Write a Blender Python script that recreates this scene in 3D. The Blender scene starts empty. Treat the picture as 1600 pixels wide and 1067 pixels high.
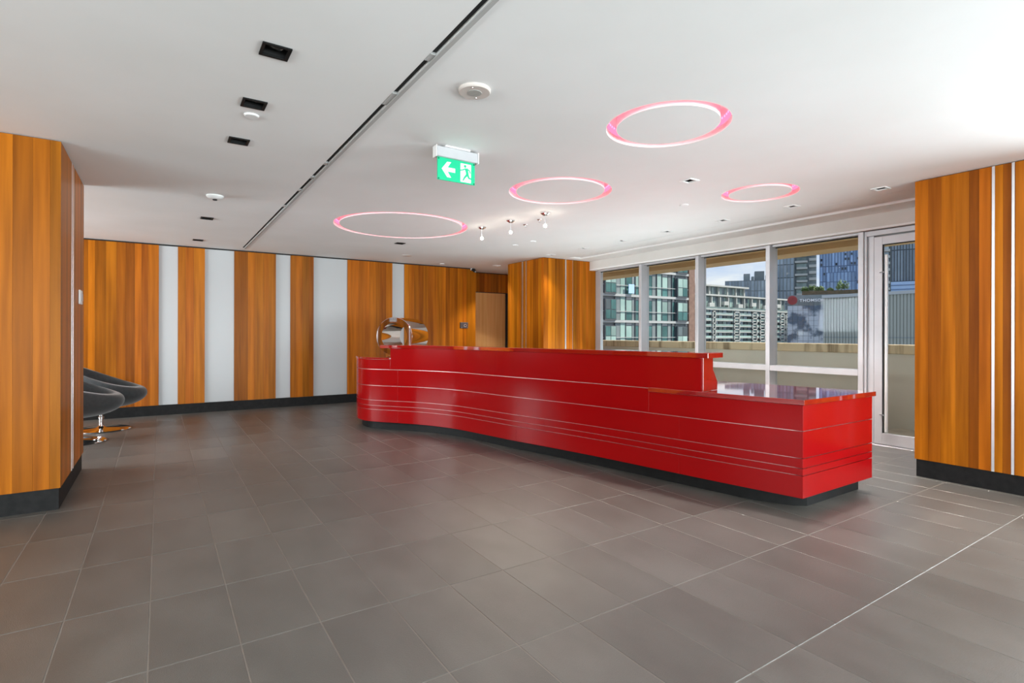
import bpy, bmesh, math, random
from mathutils import Vector, Matrix

random.seed(7)
S = bpy.context.scene
C = S.collection
R = math.radians

# ------------------------------------------------------------------ camera
H = 1.225
AZ = math.atan2(550.4, 838.0)
FW = Vector((math.sin(AZ), math.cos(AZ), 0)); RT = Vector((math.cos(AZ), -math.sin(AZ), 0))
cd = bpy.data.cameras.new('camera')
cd.sensor_width = 36.0
cd.lens = 838.0 / 1600.0 * 36.0
cd.shift_y = -11.8 / 1600.0
cd.clip_end = 2000
cam = bpy.data.objects.new('camera', cd); C.objects.link(cam)
cam.matrix_world = (Matrix.Translation((0, 0, H)) @ Matrix.Rotation(-AZ, 4, 'Z')
                    @ Matrix.Rotation(R(90), 4, 'X') @ Matrix.Rotation(R(0.12), 4, 'Z'))
S.camera = cam

# ------------------------------------------------------------------ exposure / render look
S.view_settings.view_transform = 'Standard'
S.view_settings.look = 'None'
S.view_settings.gamma = 1.0
S.view_settings.use_curve_mapping = False
S.view_settings.exposure = 0.38
S.cycles.max_bounces = 10
S.cycles.diffuse_bounces = 5
S.cycles.glossy_bounces = 5
S.cycles.transparent_max_bounces = 24
S.cycles.use_denoising = True
S.cycles.sample_clamp_indirect = 6.0
S.cycles.caustics_reflective = False
S.cycles.caustics_refractive = False

# ------------------------------------------------------------------ sky
W = bpy.data.worlds.new('sky'); S.world = W; W.use_nodes = True
nt = W.node_tree; nt.nodes.clear()
N = nt.nodes.new; L = nt.links.new
tc = N('ShaderNodeTexCoord'); mp = N('ShaderNodeMapping'); mp.inputs['Scale'].default_value = (2.2, 2.2, 7.0)
mp.inputs['Location'].default_value = (0.35, 0.1, 0.2)
no = N('ShaderNodeTexNoise'); no.inputs['Scale'].default_value = 1.6; no.inputs['Detail'].default_value = 7
no.inputs['Roughness'].default_value = 0.6
cr = N('ShaderNodeValToRGB'); cr.color_ramp.elements[0].position = 0.42; cr.color_ramp.elements[1].position = 0.62
sx = N('ShaderNodeSeparateXYZ'); gr = N('ShaderNodeValToRGB')
gr.color_ramp.elements[0].position = 0.0; gr.color_ramp.elements[0].color = (0.55, 0.70, 0.95, 1)
gr.color_ramp.elements[1].position = 0.6; gr.color_ramp.elements[1].color = (0.17, 0.34, 0.78, 1)
mx = N('ShaderNodeMix'); mx.data_type = 'RGBA'; mx.inputs[7].default_value = (0.92, 0.94, 0.97, 1)
bg = N('ShaderNodeBackground'); bg.inputs['Strength'].default_value = 0.80
wo = N('ShaderNodeOutputWorld')
L(tc.outputs['Generated'], mp.inputs['Vector']); L(mp.outputs[0], no.inputs['Vector']); L(no.outputs[0], cr.inputs[0])
L(tc.outputs['Generated'], sx.inputs[0]); L(sx.outputs[2], gr.inputs[0])
L(cr.outputs[0], mx.inputs[0]); L(gr.outputs[0], mx.inputs[6]); L(mx.outputs[2], bg.inputs[0]); L(bg.outputs[0], wo.inputs[0])

# ------------------------------------------------------------------ sun, and unseen area lamps added as daylight fill
sd = bpy.data.lights.new('sun', 'SUN'); sd.energy = 6.0; sd.angle = R(3); sd.color = (1, 0.95, 0.87)
so = bpy.data.objects.new('sun', sd); C.objects.link(so)
so.rotation_euler = Vector((-0.62, 0.45, -0.79)).to_track_quat('-Z', 'Y').to_euler()

def area(name, loc, direction, sx_, sy_, energy, color=(1, 1, 1), spread=180):
    d = bpy.data.lights.new(name, 'AREA'); d.shape = 'RECTANGLE'; d.size = sx_; d.size_y = sy_
    d.energy = energy; d.color = color
    d.spread = R(spread)
    o = bpy.data.objects.new(name, d); C.objects.link(o); o.location = loc
    o.rotation_euler = Vector(direction).to_track_quat('-Z', 'Y').to_euler()
    return o
area('fill_rear', (1.5, -4.6, 1.0), (0, 1, 0.25), 9.5, 1.9, 375, (0.87, 0.97, 1.0), 140)  # unseen fill lamp added to light the room; the rear wall has no glazing
area('daylight_side_glazing', (6.60, -0.75, 1.25), (-1, 0.1, -0.1), 2.6, 2.2, 285, (0.84, 0.95, 1.0))
area('fill_lounge_side', (-4.7, 1.2, 1.75), (1, 0.1, 0.3), 5.5, 1.2, 260, (0.88, 0.97, 1.0))  # added fill from the left; no window is built there
area('fill_far_left', (-4.8, 7.8, 1.85), (1, 0, 0.2), 3.0, 1.1, 380, (0.84, 0.95, 1.0))  # added high up to lift the far ceiling; the wall behind is solid
area('fill_low_panes', (6.61, 5.15, 0.30), (-0.88, 0.28, 0.38), 4.2, 0.42, 72, (0.82, 0.96, 1.0), 150)  # extra lamp hidden behind the desk, aimed up to brighten the ceiling

# ------------------------------------------------------------------ helpers
def tag(o, label=None, cat=None, group=None, kind=None):
    if label: o['label'] = label
    if cat: o['category'] = cat
    if group: o['group'] = group
    if kind: o['kind'] = kind
    return o

def empty(name, loc=(0, 0, 0), rz=0.0, parent=None):
    o = bpy.data.objects.new(name, None); C.objects.link(o)
    o.location = loc; o.rotation_euler = (0, 0, rz); o.empty_display_size = 0.1
    if parent: o.parent = parent
    return o

class MB:
    """collects shapes and links them as one mesh object"""
    def __init__(s): s.v = []; s.f = []
    def quad_hull(s, lo, hi):
        n = len(lo); b = len(s.v); s.v += [tuple(p) for p in lo] + [tuple(p) for p in hi]
        s.f.append(tuple(b + i for i in reversed(range(n)))); s.f.append(tuple(b + n + i for i in range(n)))
        for i in range(n):
            j = (i + 1) % n; s.f.append((b + i, b + j, b + n + j, b + n + i))
        return s
    def box(s, x0, y0, z0, x1, y1, z1):
        x0, x1 = min(x0, x1), max(x0, x1); y0, y1 = min(y0, y1), max(y0, y1); z0, z1 = min(z0, z1), max(z0, z1)
        return s.quad_hull([(x0, y0, z0), (x1, y0, z0), (x1, y1, z0), (x0, y1, z0)],
                           [(x0, y0, z1), (x1, y0, z1), (x1, y1, z1), (x0, y1, z1)])
    def prism(s, poly, z0, z1):
        a = sum(poly[i][0] * poly[(i + 1) % len(poly)][1] - poly[(i + 1) % len(poly)][0] * poly[i][1] for i in range(len(poly)))
        if a < 0: poly = poly[::-1]
        return s.quad_hull([(x, y, z0) for x, y in poly], [(x, y, z1) for x, y in poly])
    def lathe(s, prof, n=32, c=(0, 0, 0), axis=None, closed=False):
        """prof: list of (r, h); revolved about local z, or about axis"""
        M = Matrix.Identity(3)
        if axis is not None: M = Vector(axis).to_track_quat('Z', 'Y').to_matrix()
        b = len(s.v); k = len(prof); c = Vector(c)
        for i in range(n):
            a = 2 * math.pi * i / n
            for r, h in prof: s.v.append(tuple(c + M @ Vector((r * math.cos(a), r * math.sin(a), h))))
        for i in range(n):
            j = (i + 1) % n
            for q in range(k if closed else k - 1):
                q2 = (q + 1) % k
                s.f.append((b + i * k + q, b + j * k + q, b + j * k + q2, b + i * k + q2))
        if not closed:
            s.f.append(tuple(b + i * k for i in reversed(range(n)))); s.f.append(tuple(b + i * k + k - 1 for i in range(n)))
        return s
    def cyl(s, p0, p1, r, n=16, r1=None):
        p0 = Vector(p0); p1 = Vector(p1); d = p1 - p0
        return s.lathe([(r, 0), (r if r1 is None else r1, d.length)], n, p0, d.normalized())
    def build(s, name, mat, parent=None, smooth=False, bevel=0.0):
        me = bpy.data.meshes.new(name); me.from_pydata(s.v, [], s.f)
        bm = bmesh.new(); bm.from_mesh(me); bmesh.ops.remove_doubles(bm, verts=bm.verts, dist=1e-6)
        bmesh.ops.recalc_face_normals(bm, faces=bm.faces)
        if bevel: bmesh.ops.bevel(bm, geom=[e for e in bm.edges if len(e.link_faces) == 2 and e.calc_face_angle(0) > 0.6],
                                  offset=bevel, segments=1, affect='EDGES')
        bm.to_mesh(me); bm.free()
        if mat: me.materials.append(mat)
        o = bpy.data.objects.new(name, me); C.objects.link(o)
        if parent: o.parent = parent
        if smooth:
            for p in me.polygons: p.use_smooth = True
            try: me.set_sharp_from_angle(angle=R(35))
            except Exception: pass
        return o

def box(name, x0, y0, z0, x1, y1, z1, mat, parent=None, bevel=0.0):
    return MB().box(x0, y0, z0, x1, y1, z1).build(name, mat, parent, bevel=bevel)

def copy_tree(o, parent=None):
    c = o.copy(); C.objects.link(c); c.parent = parent
    for ch in list(o.children): copy_tree(ch, c)
    return c

# ------------------------------------------------------------------ materials
def mat(name, col, rough=0.5, metal=0.0, coat=0.0, spec=0.5, emit=None, estr=0.0):
    m = bpy.data.materials.new(name); m.use_nodes = True
    b = m.node_tree.nodes['Principled BSDF']
    b.inputs['Base Color'].default_value = (*col, 1); b.inputs['Roughness'].default_value = rough
    b.inputs['Metallic'].default_value = metal; b.inputs['Coat Weight'].default_value = coat
    b.inputs['Coat Roughness'].default_value = 0.03; b.inputs['Specular IOR Level'].default_value = spec
    if emit: b.inputs['Emission Color'].default_value = (*emit, 1); b.inputs['Emission Strength'].default_value = estr
    return m

def nodes(m): return m.node_tree.nodes, m.node_tree.links, m.node_tree.nodes['Principled BSDF']

def mottled(m, c0, c1, scale=3.0, stretch=(1, 1, 1), detail=5, bump=0.0, bscale=80.0, rnd=0.0, lo=0.3, hi=0.7):
    """two colours mixed by noise on world position, optional per-object tone and fine relief"""
    n, l, b = nodes(m)
    g = n.new('ShaderNodeNewGeometry'); mp = n.new('ShaderNodeMapping'); mp.inputs['Scale'].default_value = stretch
    l.new(g.outputs['Position'], mp.inputs['Vector'])
    oi = n.new('ShaderNodeObjectInfo')
    ml = n.new('ShaderNodeMath'); ml.operation = 'MULTIPLY'; ml.inputs[1].default_value = 37.0
    l.new(oi.outputs['Random'], ml.inputs[0])
    ad = n.new('ShaderNodeVectorMath'); ad.operation = 'ADD'
    l.new(mp.outputs[0], ad.inputs[0]); l.new(ml.outputs[0], ad.inputs[1])
    t = n.new('ShaderNodeTexNoise'); t.inputs['Scale'].default_value = scale; t.inputs['Detail'].default_value = detail
    l.new(ad.outputs[0] if rnd else mp.outputs[0], t.inputs['Vector'])
    r = n.new('ShaderNodeValToRGB'); r.color_ramp.elements[0].position = lo; r.color_ramp.elements[1].position = hi
    r.color_ramp.elements[0].color = (*c0, 1); r.color_ramp.elements[1].color = (*c1, 1)
    l.new(t.outputs[0], r.inputs[0])
    out = r.outputs[0]
    if rnd:
        mr = n.new('ShaderNodeMapRange'); mr.inputs[3].default_value = 1 - rnd; mr.inputs[4].default_value = 1 + rnd
        l.new(oi.outputs['Random'], mr.inputs[0])
        mm = n.new('ShaderNodeVectorMath'); mm.operation = 'SCALE'
        l.new(out, mm.inputs[0]); l.new(mr.outputs[0], mm.inputs['Scale']); out = mm.outputs[0]
    l.new(out, b.inputs['Base Color'])
    if bump:
        t2 = n.new('ShaderNodeTexNoise'); t2.inputs['Scale'].default_value = bscale; t2.inputs['Detail'].default_value = 3
        l.new(g.outputs['Position'], t2.inputs['Vector'])
        bp = n.new('ShaderNodeBump'); bp.inputs['Strength'].default_value = bump; bp.inputs['Distance'].default_value = 0.004
        l.new(t2.outputs[0], bp.inputs['Height']); l.new(bp.outputs[0], b.inputs['Normal'])
    return m

def wood_mat(name, c0, c1, rough, rnd=0.28):
    """veneer: long streaky grain, each plank with its own tone and hue"""
    m = mat(name, c1, rough, spec=0.13)
    n, l, b = nodes(m)
    mottled(m, c0, c1, 1.0, (19, 19, 0.9), 9, 0.0, rnd=rnd, lo=0.24, hi=0.72)
    src = b.inputs['Base Color'].links[0].from_socket
    oi = n.new('ShaderNodeObjectInfo'); ml = n.new('ShaderNodeMath'); ml.operation = 'MULTIPLY'; ml.inputs[1].default_value = 7.31
    fr = n.new('ShaderNodeMath'); fr.operation = 'FRACT'; mr = n.new('ShaderNodeMapRange'); mr.inputs[3].default_value = 0.494; mr.inputs[4].default_value = 0.505
    hs = n.new('ShaderNodeHueSaturation'); hs.inputs['Saturation'].default_value = 1.05
    l.new(oi.outputs['Random'], ml.inputs[0]); l.new(ml.outputs[0], fr.inputs[0]); l.new(fr.outputs[0], mr.inputs[0])
    l.new(mr.outputs[0], hs.inputs['Hue']); l.new(src, hs.inputs['Color']); l.new(hs.outputs[0], b.inputs['Base Color'])
    return m

M_CEIL = mat('painted_ceiling', (0.83, 0.825, 0.81), 0.75)
mottled(M_CEIL, (0.80, 0.795, 0.78), (0.85, 0.845, 0.835), 1.2)
M_WOOD = wood_mat('teak_veneer', (0.215, 0.063, 0.011), (0.45, 0.148, 0.027), 0.38, 0.32)
M_WOODL = wood_mat('pale_teak_veneer', (0.58, 0.29, 0.11), (0.70, 0.40, 0.18), 0.36, 0.08)
M_BACK = mat('backing_board', (0.10, 0.04, 0.015), 0.7)
M_GLASSW = mat('white_backed_glass', (0.50, 0.51, 0.52), 0.30, spec=0.3)
M_BASE = mottled(mat('black_skirting', (0.010, 0.010, 0.010), 0.6, spec=0.15), (0.008, 0.008, 0.008), (0.016, 0.015, 0.015), 20)
M_TILE = mat('slate_tile', (0.14, 0.12, 0.105), 0.37)
M_TILE.node_tree.nodes['Principled BSDF'].inputs['IOR'].default_value = 1.85
mottled(M_TILE, (0.080, 0.073, 0.064), (0.118, 0.109, 0.097), 3.0, (1.5, 0.8, 1), 6, 0.35, 260.0, rnd=0.10)
M_GROUT = mottled(mat('grout', (0.30, 0.27, 0.24), 0.85), (0.22, 0.195, 0.17), (0.28, 0.25, 0.225), 12)
M_PLAST = mottled(mat('plaster', (0.5, 0.48, 0.45), 0.8), (0.60, 0.585, 0.55), (0.66, 0.645, 0.61), 2)
M_RED = mat('red_lacquer', (0.43, 0.0055, 0.0065), 0.14, coat=0.04, spec=0.16)
mottled(M_RED, (0.255, 0.0022, 0.003), (0.28, 0.0027, 0.0035), 1.5)
M_REDTOP = mat('red_gloss_top', (0.26, 0.003, 0.004), 0.05, coat=1.0, spec=1.0)
M_REDTOP.node_tree.nodes['Principled BSDF'].inputs['Coat IOR'].default_value = 1.9
mottled(M_REDTOP, (0.25, 0.0028, 0.0036), (0.28, 0.0032, 0.0042), 1.5)
M_ALU = mat('satin_aluminium', (0.72, 0.72, 0.74), 0.32, 1.0)
mottled(M_ALU, (0.68, 0.68, 0.70), (0.76, 0.76, 0.78), 6)
M_REVEAL = mottled(mat('aluminium_reveal', (0.8, 0.6, 0.58), 0.35, 0.6), (0.78, 0.52, 0.50), (0.84, 0.60, 0.58), 9)
M_CHROME = mottled(mat('polished_chrome', (0.86, 0.86, 0.87), 0.035, 1.0), (0.85, 0.85, 0.86), (0.88, 0.88, 0.89), 5)
M_STEEL = mottled(mat('bright_steel', (0.8, 0.8, 0.8), 0.3, 0.45), (0.78, 0.78, 0.78), (0.83, 0.83, 0.83), 5)
M_FRAME = mottled(mat('anodised_frame', (0.55, 0.55, 0.57), 0.35, 0.35), (0.53, 0.53, 0.55), (0.58, 0.58, 0.60), 5)
M_WHITE = mottled(mat('white_paint', (0.80, 0.80, 0.79), 0.5), (0.79, 0.79, 0.78), (0.82, 0.82, 0.81), 4)
M_GREYP = mottled(mat('grey_paint', (0.42, 0.42, 0.41), 0.55), (0.40, 0.40, 0.39), (0.44, 0.44, 0.43), 5)
M_BLACK = mottled(mat('black_metal', (0.008, 0.008, 0.008), 0.5, spec=0.15), (0.006, 0.006, 0.006), (0.010, 0.010, 0.010), 20)
M_DARK = mottled(mat('slot_interior', (0.012, 0.012, 0.012), 0.8), (0.010, 0.010, 0.010), (0.016, 0.016, 0.016), 20)
M_FELT = mat('charcoal_felt', (0.032, 0.037, 0.040), 0.9)
mottled(M_FELT, (0.028, 0.033, 0.036), (0.040, 0.045, 0.048), 30, bump=0.2, bscale=300)
M_FELT.node_tree.nodes['Principled BSDF'].inputs['Sheen Weight'].default_value = 0.35
M_CONC = mat('pale_concrete', (0.56, 0.52, 0.44), 0.85)
mottled(M_CONC, (0.52, 0.48, 0.41), (0.60, 0.56, 0.48), 1.3, bump=0.2, bscale=60)
M_CAP = mat('stained_concrete_cap', (0.32, 0.24, 0.14), 0.85)
mottled(M_CAP, (0.15, 0.10, 0.055), (0.56, 0.45, 0.30), 1.0, (7, 7, 0.7), 6, lo=0.33, hi=0.52)
M_SOFF = mottled(mat('tan_soffit', (0.50, 0.37, 0.20), 0.8), (0.56, 0.41, 0.22), (0.66, 0.51, 0.30), 1.5)
M_PAVE = mottled(mat('terrace_paving', (0.45, 0.42, 0.38), 0.85), (0.50, 0.46, 0.42), (0.64, 0.60, 0.55), 4)

def glass_mat(name, tint=(0.93, 0.97, 0.96), refl=1.0):
    m = bpy.data.materials.new(name); m.use_nodes = True; n = m.node_tree.nodes; l = m.node_tree.links; n.clear()
    t = n.new('ShaderNodeBsdfTransparent'); t.inputs[0].default_value = (*tint, 1)
    g = n.new('ShaderNodeBsdfGlossy'); g.inputs['Roughness'].default_value = 0.02
    fr = n.new('ShaderNodeFresnel'); fr.inputs[0].default_value = 1.35
    ml = n.new('ShaderNodeMath'); ml.operation = 'MULTIPLY'; ml.inputs[1].default_value = refl
    mx = n.new('ShaderNodeMixShader'); o = n.new('ShaderNodeOutputMaterial')
    l.new(fr.outputs[0], ml.inputs[0]); l.new(ml.outputs[0], mx.inputs[0]); l.new(t.outputs[0], mx.inputs[1]); l.new(g.outputs[0], mx.inputs[2]); l.new(mx.outputs[0], o.inputs[0])
    return m
M_PANE = glass_mat('window_glass', (0.95, 0.97, 0.965), 0.12)

def emit_mat(name, col, s):
    m = bpy.data.materials.new(name); m.use_nodes = True; n = m.node_tree.nodes; n.clear()
    e = n.new('ShaderNodeEmission'); e.inputs[0].default_value = (*col, 1); e.inputs[1].default_value = s
    o = n.new('ShaderNodeOutputMaterial'); m.node_tree.links.new(e.outputs[0], o.inputs[0])
    return m

CEIL = 2.56
YB = 9.605            # wall behind the panels
# ================================================================== FLOOR
TX0, TW, TY0, TL = -0.035, 0.3045, 1.142, 0.6035
floor = box('floor', -5.0, -5.0, -0.16, 6.86, 10.6, -0.0018, M_GROUT)
tag(floor, 'dark slate tiled lobby floor with thin pale joints', 'floor', kind='structure')

front_pts = [(3.674, 1.97), (3.56, 2.52), (3.465, 3.05), (3.358, 3.65), (3.238, 4.2), (3.112, 4.72), (3.02, 5.2), (2.93, 5.62),
             (2.81, 5.93), (2.67, 6.19), (2.50, 6.42), (2.31, 6.67), (2.225, 6.83), (2.20, 7.0), (2.225, 7.2), (2.33, 7.46), (2.6, 7.78), (3.1, 7.95), (3.5, 7.75), (3.62, 7.3)]
def front_x(y):
    for (xa, ya), (xb, yb) in zip(front_pts, front_pts[1:]):
        if ya <= y <= yb: return xa + (xb - xa) * (y - ya) / (yb - ya)
    return 99
def proj(x, y, z):
    q = Vector((x, y, z - H)); w = q.dot(FW)
    if w < 0.2: return None
    return 800 + q.dot(RT) / w * 838, 521.7 - q.z / w * 838, w
tm = MB(); g2 = 0.0022; ch = 0.0018; w2, l2 = TW / 2 - g2, TL / 2 - g2
def tile_geo(mb, cx=0, cy=0):
    b = len(mb.v)
    for (a, c_, z) in ((w2, l2, -0.005), (w2, l2, -ch * 0.6), (w2 - ch, l2 - ch, 0.0)):
        mb.v += [(cx - a, cy - c_, z), (cx + a, cy - c_, z), (cx + a, cy + c_, z), (cx - a, cy + c_, z)]
    for k in (0, 4):
        for i in range(4):
            j = (i + 1) % 4; mb.f.append((b + k + i, b + k + j, b + k + 4 + j, b + k + 4 + i))
    mb.f.append((b + 8, b + 9, b + 10, b + 11))
tile_geo(tm)
cand, rest = [], []
for i in range(-17, 24):
    for j in range(-11, 16):
        x = TX0 + (i + 0.5) * TW; y = TY0 + (j + 0.5) * TL
        if x < -4.95 or x > 6.82 or y < -4.95 or y > 10.5: continue
        p = proj(x, y, 0)
        vis = False
        if p and -60 < p[0] < 1660 and p[1] < 1200:
            hid = (2.2 < y and front_x(y) + 0.25 < x < 4.9) or (x > 4.6 and y > 4.0) or (x > 5.6 and y < 2.0) or (x < -0.65 and 4.85 < y < 6.2) \
                  or (x < -0.62 - 0.0 and y > 6.2 and x < -1.05) or y > 9.7 or (x > 3.6 and y > 6.0)
            vis = not hid
        (cand if vis else rest).append((p[2] if p else 99, x, y))
cand.sort()
first = None
for k, (d, x, y) in enumerate(cand[:300]):
    if first is None: t = first = tm.build('tile', M_TILE, floor)
    else: t = first.copy(); C.objects.link(t); t.parent = floor
    t.location = (x, y, 0)
mb = MB()
for d, x, y in cand[300:] + rest: tile_geo(mb, x, y)
tag(mb.build('tile_field', M_TILE, floor), kind='stuff')

# ================================================================== CEILING (slab with recesses cut into it)
RINGS = [(2.724, 2.335, 0.388), (3.14, 3.965, 0.480), (2.524, 6.346, 0.815), (4.743, 2.958, 0.340)]
DL_BLACK = [(0.455, 2.735), (0.455, 3.43), (0.455, 4.15), (0.455, 7.14), (0.455, 8.88), (2.961, 7.525)]
DL_WHITE = [(5.50, y) for y in (2.246, 3.069, 3.892, 4.715, 5.54, 6.365, 7.19, 8.92)] + [(3.84, 3.048)]
slab = box('ceiling', -5.0, -5.0, CEIL, 6.9, 10.6, CEIL + 0.22, M_CEIL)
cut = MB()
for x, y, r in RINGS: cut.lathe([(r - 0.064, -0.05), (r, -0.05), (r - 0.004, 0.085), (r - 0.070, 0.085)], 96, (x, y, CEIL), closed=True)
cut.box(1.075, -4.0, CEIL - 0.05, 1.105, 9.36, CEIL + 0.07)
cut.box(6.0, -4.4, CEIL - 0.05, 6.25, 7.3, CEIL + 0.025)
cut.box(5.757, 1.0, CEIL - 0.05, 5.763, 7.09, CEIL + 0.02)
for x, y in DL_BLACK + DL_WHITE: cut.box(x - 0.062, y - 0.062, CEIL - 0.05, x + 0.062, y + 0.062, CEIL + 0.10)
cutter = cut.build('cutter', None)
bo = slab.modifiers.new('recess', 'BOOLEAN'); bo.object = cutter; bo.operation = 'DIFFERENCE'; bo.solver = 'EXACT'
dg = bpy.context.evaluated_depsgraph_get()
me = bpy.data.meshes.new_from_object(slab.evaluated_get(dg)); slab.modifiers.clear(); slab.data = me
bpy.data.objects.remove(cutter)
tag(slab, 'smooth white painted lobby ceiling with round coves and slots', 'ceiling', kind='structure')
# slot lining, its rail segments and the metal edge
box('slot_lining', 1.076, -3.99, CEIL + 0.012, 1.104, 9.355, CEIL + 0.068, M_DARK, slab)
box('slot_edge_strip', 1.105, -4.0, CEIL - 0.006, 1.128, 9.36, CEIL + 0.001, M_GREYP, slab)
for y0, y1 in ((2.35, 2.42), (2.85, 3.02), (4.30, 4.36), (4.75, 4.81), (5.25, 5.3), (6.0, 6.05)):
    box('slot_cover', 1.077, y0, CEIL - 0.002, 1.103, y1, CEIL + 0.012, M_GREYP, slab)

# ================================================================== WALLS
def planks(parent, p0, u, n, length, z0, z1, m, wmin=0.07, wmax=0.115, thick=0.018, seed=1):
    """row of vertical veneer planks on a face: p0 + s*u, facing n"""
    rs = random.Random(seed); s = 0.0; u = Vector(u); n = Vector(n); p0 = Vector(p0)
    while s < length - 1e-4:
        w = rs.uniform(wmin, wmax)
        if length - s - w < wmin * 0.7: w = length - s
        a = p0 + u * (s + 0.0004); b = p0 + u * (s + w - 0.0004)
        c = b + n * thick; d = a + n * thick
        MB().prism([(a.x, a.y), (b.x, b.y), (c.x, c.y), (d.x, d.y)], z0, z1).build('plank', m, parent)
        s += w

wall_back = tag(box('wall_back', -5.0, YB, 0.0, 5.41, YB + 0.15, CEIL, M_DARK), 'long wall of alternating wood panels and white glass', 'wall', kind='structure')
PANELS = [(-4.9, -2.6), (-2.35, -0.013), (0.230, 0.584), (0.992, 1.607), (1.837, 2.209), (2.790, 3.62), (3.86, 5.396)]
GLASS = [(-2.6, -2.35), (-0.013, 0.230), (0.584, 0.992), (1.607, 1.837), (2.209, 2.790), (3.62, 3.86)]
for k, (a, b) in enumerate(PANELS):
    pn = box('wood_panel', a, YB - 0.016, 0.15, b, YB, 2.537, M_BACK, wall_back)
    planks(pn, (a, YB - 0.016, 0), (1, 0, 0), (0, -1, 0), b - a, 0.15, 2.537, M_WOOD, 0.075, 0.125, 0.016, 10 + k)
for a, b in GLASS:
    box('glass_panel', a + 0.001, YB - 0.008, 0.15, b - 0.001, YB - 0.0005, 2.537, M_GLASSW, wall_back)
bb = box('baseboard_back', -5.0, YB - 0.034, 0.0, 5.396, YB - 0.0005, 0.148, M_BASE); tag(bb, 'black skirting board below the striped wall', 'skirting', kind='structure')

# recess past the striped wall with a flush wooden door under a header
YA = 10.12
wr = tag(box('wall_recess', 5.41, YA, 0.0, 6.9, YA + 0.15, CEIL, M_DARK), 'set-back wall above a plain wooden door', 'wall', kind='structure')
planks(wr, (5.41, YA, 0), (1, 0, 0), (0, -1, 0), 1.3, 2.135, 2.54, M_WOOD, 0.14, 0.2, 0.03, 40)
ws = tag(box('wall_return', 5.396, YB - 0.0, 0.0, 5.410, YA, CEIL, M_WOOD), 'short wooden return beside the set-back door', 'wall', kind='structure')
d2 = tag(empty('door_2', (5.42, YA - 0.02, 0)), 'pale wooden flush door in the recess past the striped wall', 'door', kind='structure')
planks(d2, (0.0, 0.0, 0), (1, 0, 0), (0, -1, 0), 1.03, 0.01, 2.12, M_WOODL, 0.17, 0.22, 0.004, 41)
box('jamb', 1.032, -0.012, 0.0, 1.10, 0.015, 2.13, M_DARK, d2)
box('head', -0.01, -0.012, 2.122, 1.10, 0.015, 2.134, M_DARK, d2)

# hidden sides of the lobby
wl = tag(box('wall_left', -5.15, -5.0, 0.0, -5.0, 10.6, CEIL, M_BACK), 'plain dark wooden wall at the far side of the lounge', 'wall', kind='structure')
wq = tag(box('wall_rear', -5.0, -5.15, 0.0, 6.9, -5.0, CEIL, M_PLAST), 'plain pale wall at the rear of the lobby', 'wall', kind='structure')
wc = tag(box('wall_corner', 6.55, 8.625, 0.0, 6.9, 10.12, CEIL, M_PLAST), 'pale wall end behind the wood clad column', 'wall', kind='structure')

def pillar(label, x0, y0, x1, y1, seed, strips):
    """wood clad pillar: core, planks on its four sides, black skirting, thin metal strips"""
    p = tag(box('pillar', x0 + 0.02, y0 + 0.02, 0.0, x1 - 0.02, y1 - 0.02, CEIL, M_BACK), label, 'pillar', kind='structure')
    for (q, u, n, ln) in (((x0, y0 + 0.02, 0), (1, 0, 0), (0, -1, 0), x1 - x0), ((x0 + 0.02, y0, 0), (0, 1, 0), (-1, 0, 0), y1 - y0),
                          ((x1 - 0.02, y0, 0), (0, 1, 0), (1, 0, 0), y1 - y0), ((x0, y1 - 0.02, 0), (1, 0, 0), (0, 1, 0), x1 - x0)):
        planks(p, q, u, n, ln, 0.15, 2.553, M_WOOD, 0.055, 0.105, 0.02, seed); seed += 1
    k = 0.010
    MB().box(x0 + k, y0 + k, 0, x1 - k, y1 - k, 0.15).build('skirting', M_BASE, p)
    for (sx0, sy0, sx1, sy1) in strips: box('metal_strip', sx0, sy0, 0.15, sx1, sy1, 2.553, M_ALU, p)
    return p
PX = -0.575
pillar('broad wood clad pillar with a white switch plate on its side', -3.2, 4.834, PX, 6.17, 50,
       [(PX - 0.01, 5.385, PX + 0.002, 5.405), (PX - 0.01, 5.47, PX + 0.002, 5.49)])
pillar('tall wood clad pillar beside the glass terrace door', 5.487, 0.75, 6.55, 1.975, 60,
       [(5.483, 1.441, 5.497, 1.459), (5.483, 1.324, 5.497, 1.341)])
col = pillar('wood clad column between the set-back door and the windows', 5.565, 7.476, 6.77, 8.62, 70,
             [(5.561, 8.105, 5.575, 8.145), (5.561, 7.998, 5.575, 8.022), (6.04, 7.472, 6.066, 7.486), (6.212, 7.474, 6.216, 7.486)])

# ================================================================== WINDOW WALL
XF, XG, XO = 6.645, 6.785, 6.83
GT = 2.388
bk = tag(box('wall_bulkhead', 6.617, -4.6, 2.416, 6.86, 7.474, CEIL, M_PLAST), 'pale bulkhead running above the window frames', 'bulkhead', kind='structure')
trim = tag(box('trim_1', 6.615, -4.6, GT + 0.006, 6.86, 7.474, 2.4155, M_WHITE), 'white head trim above the windows', 'trim', kind='structure')

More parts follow.
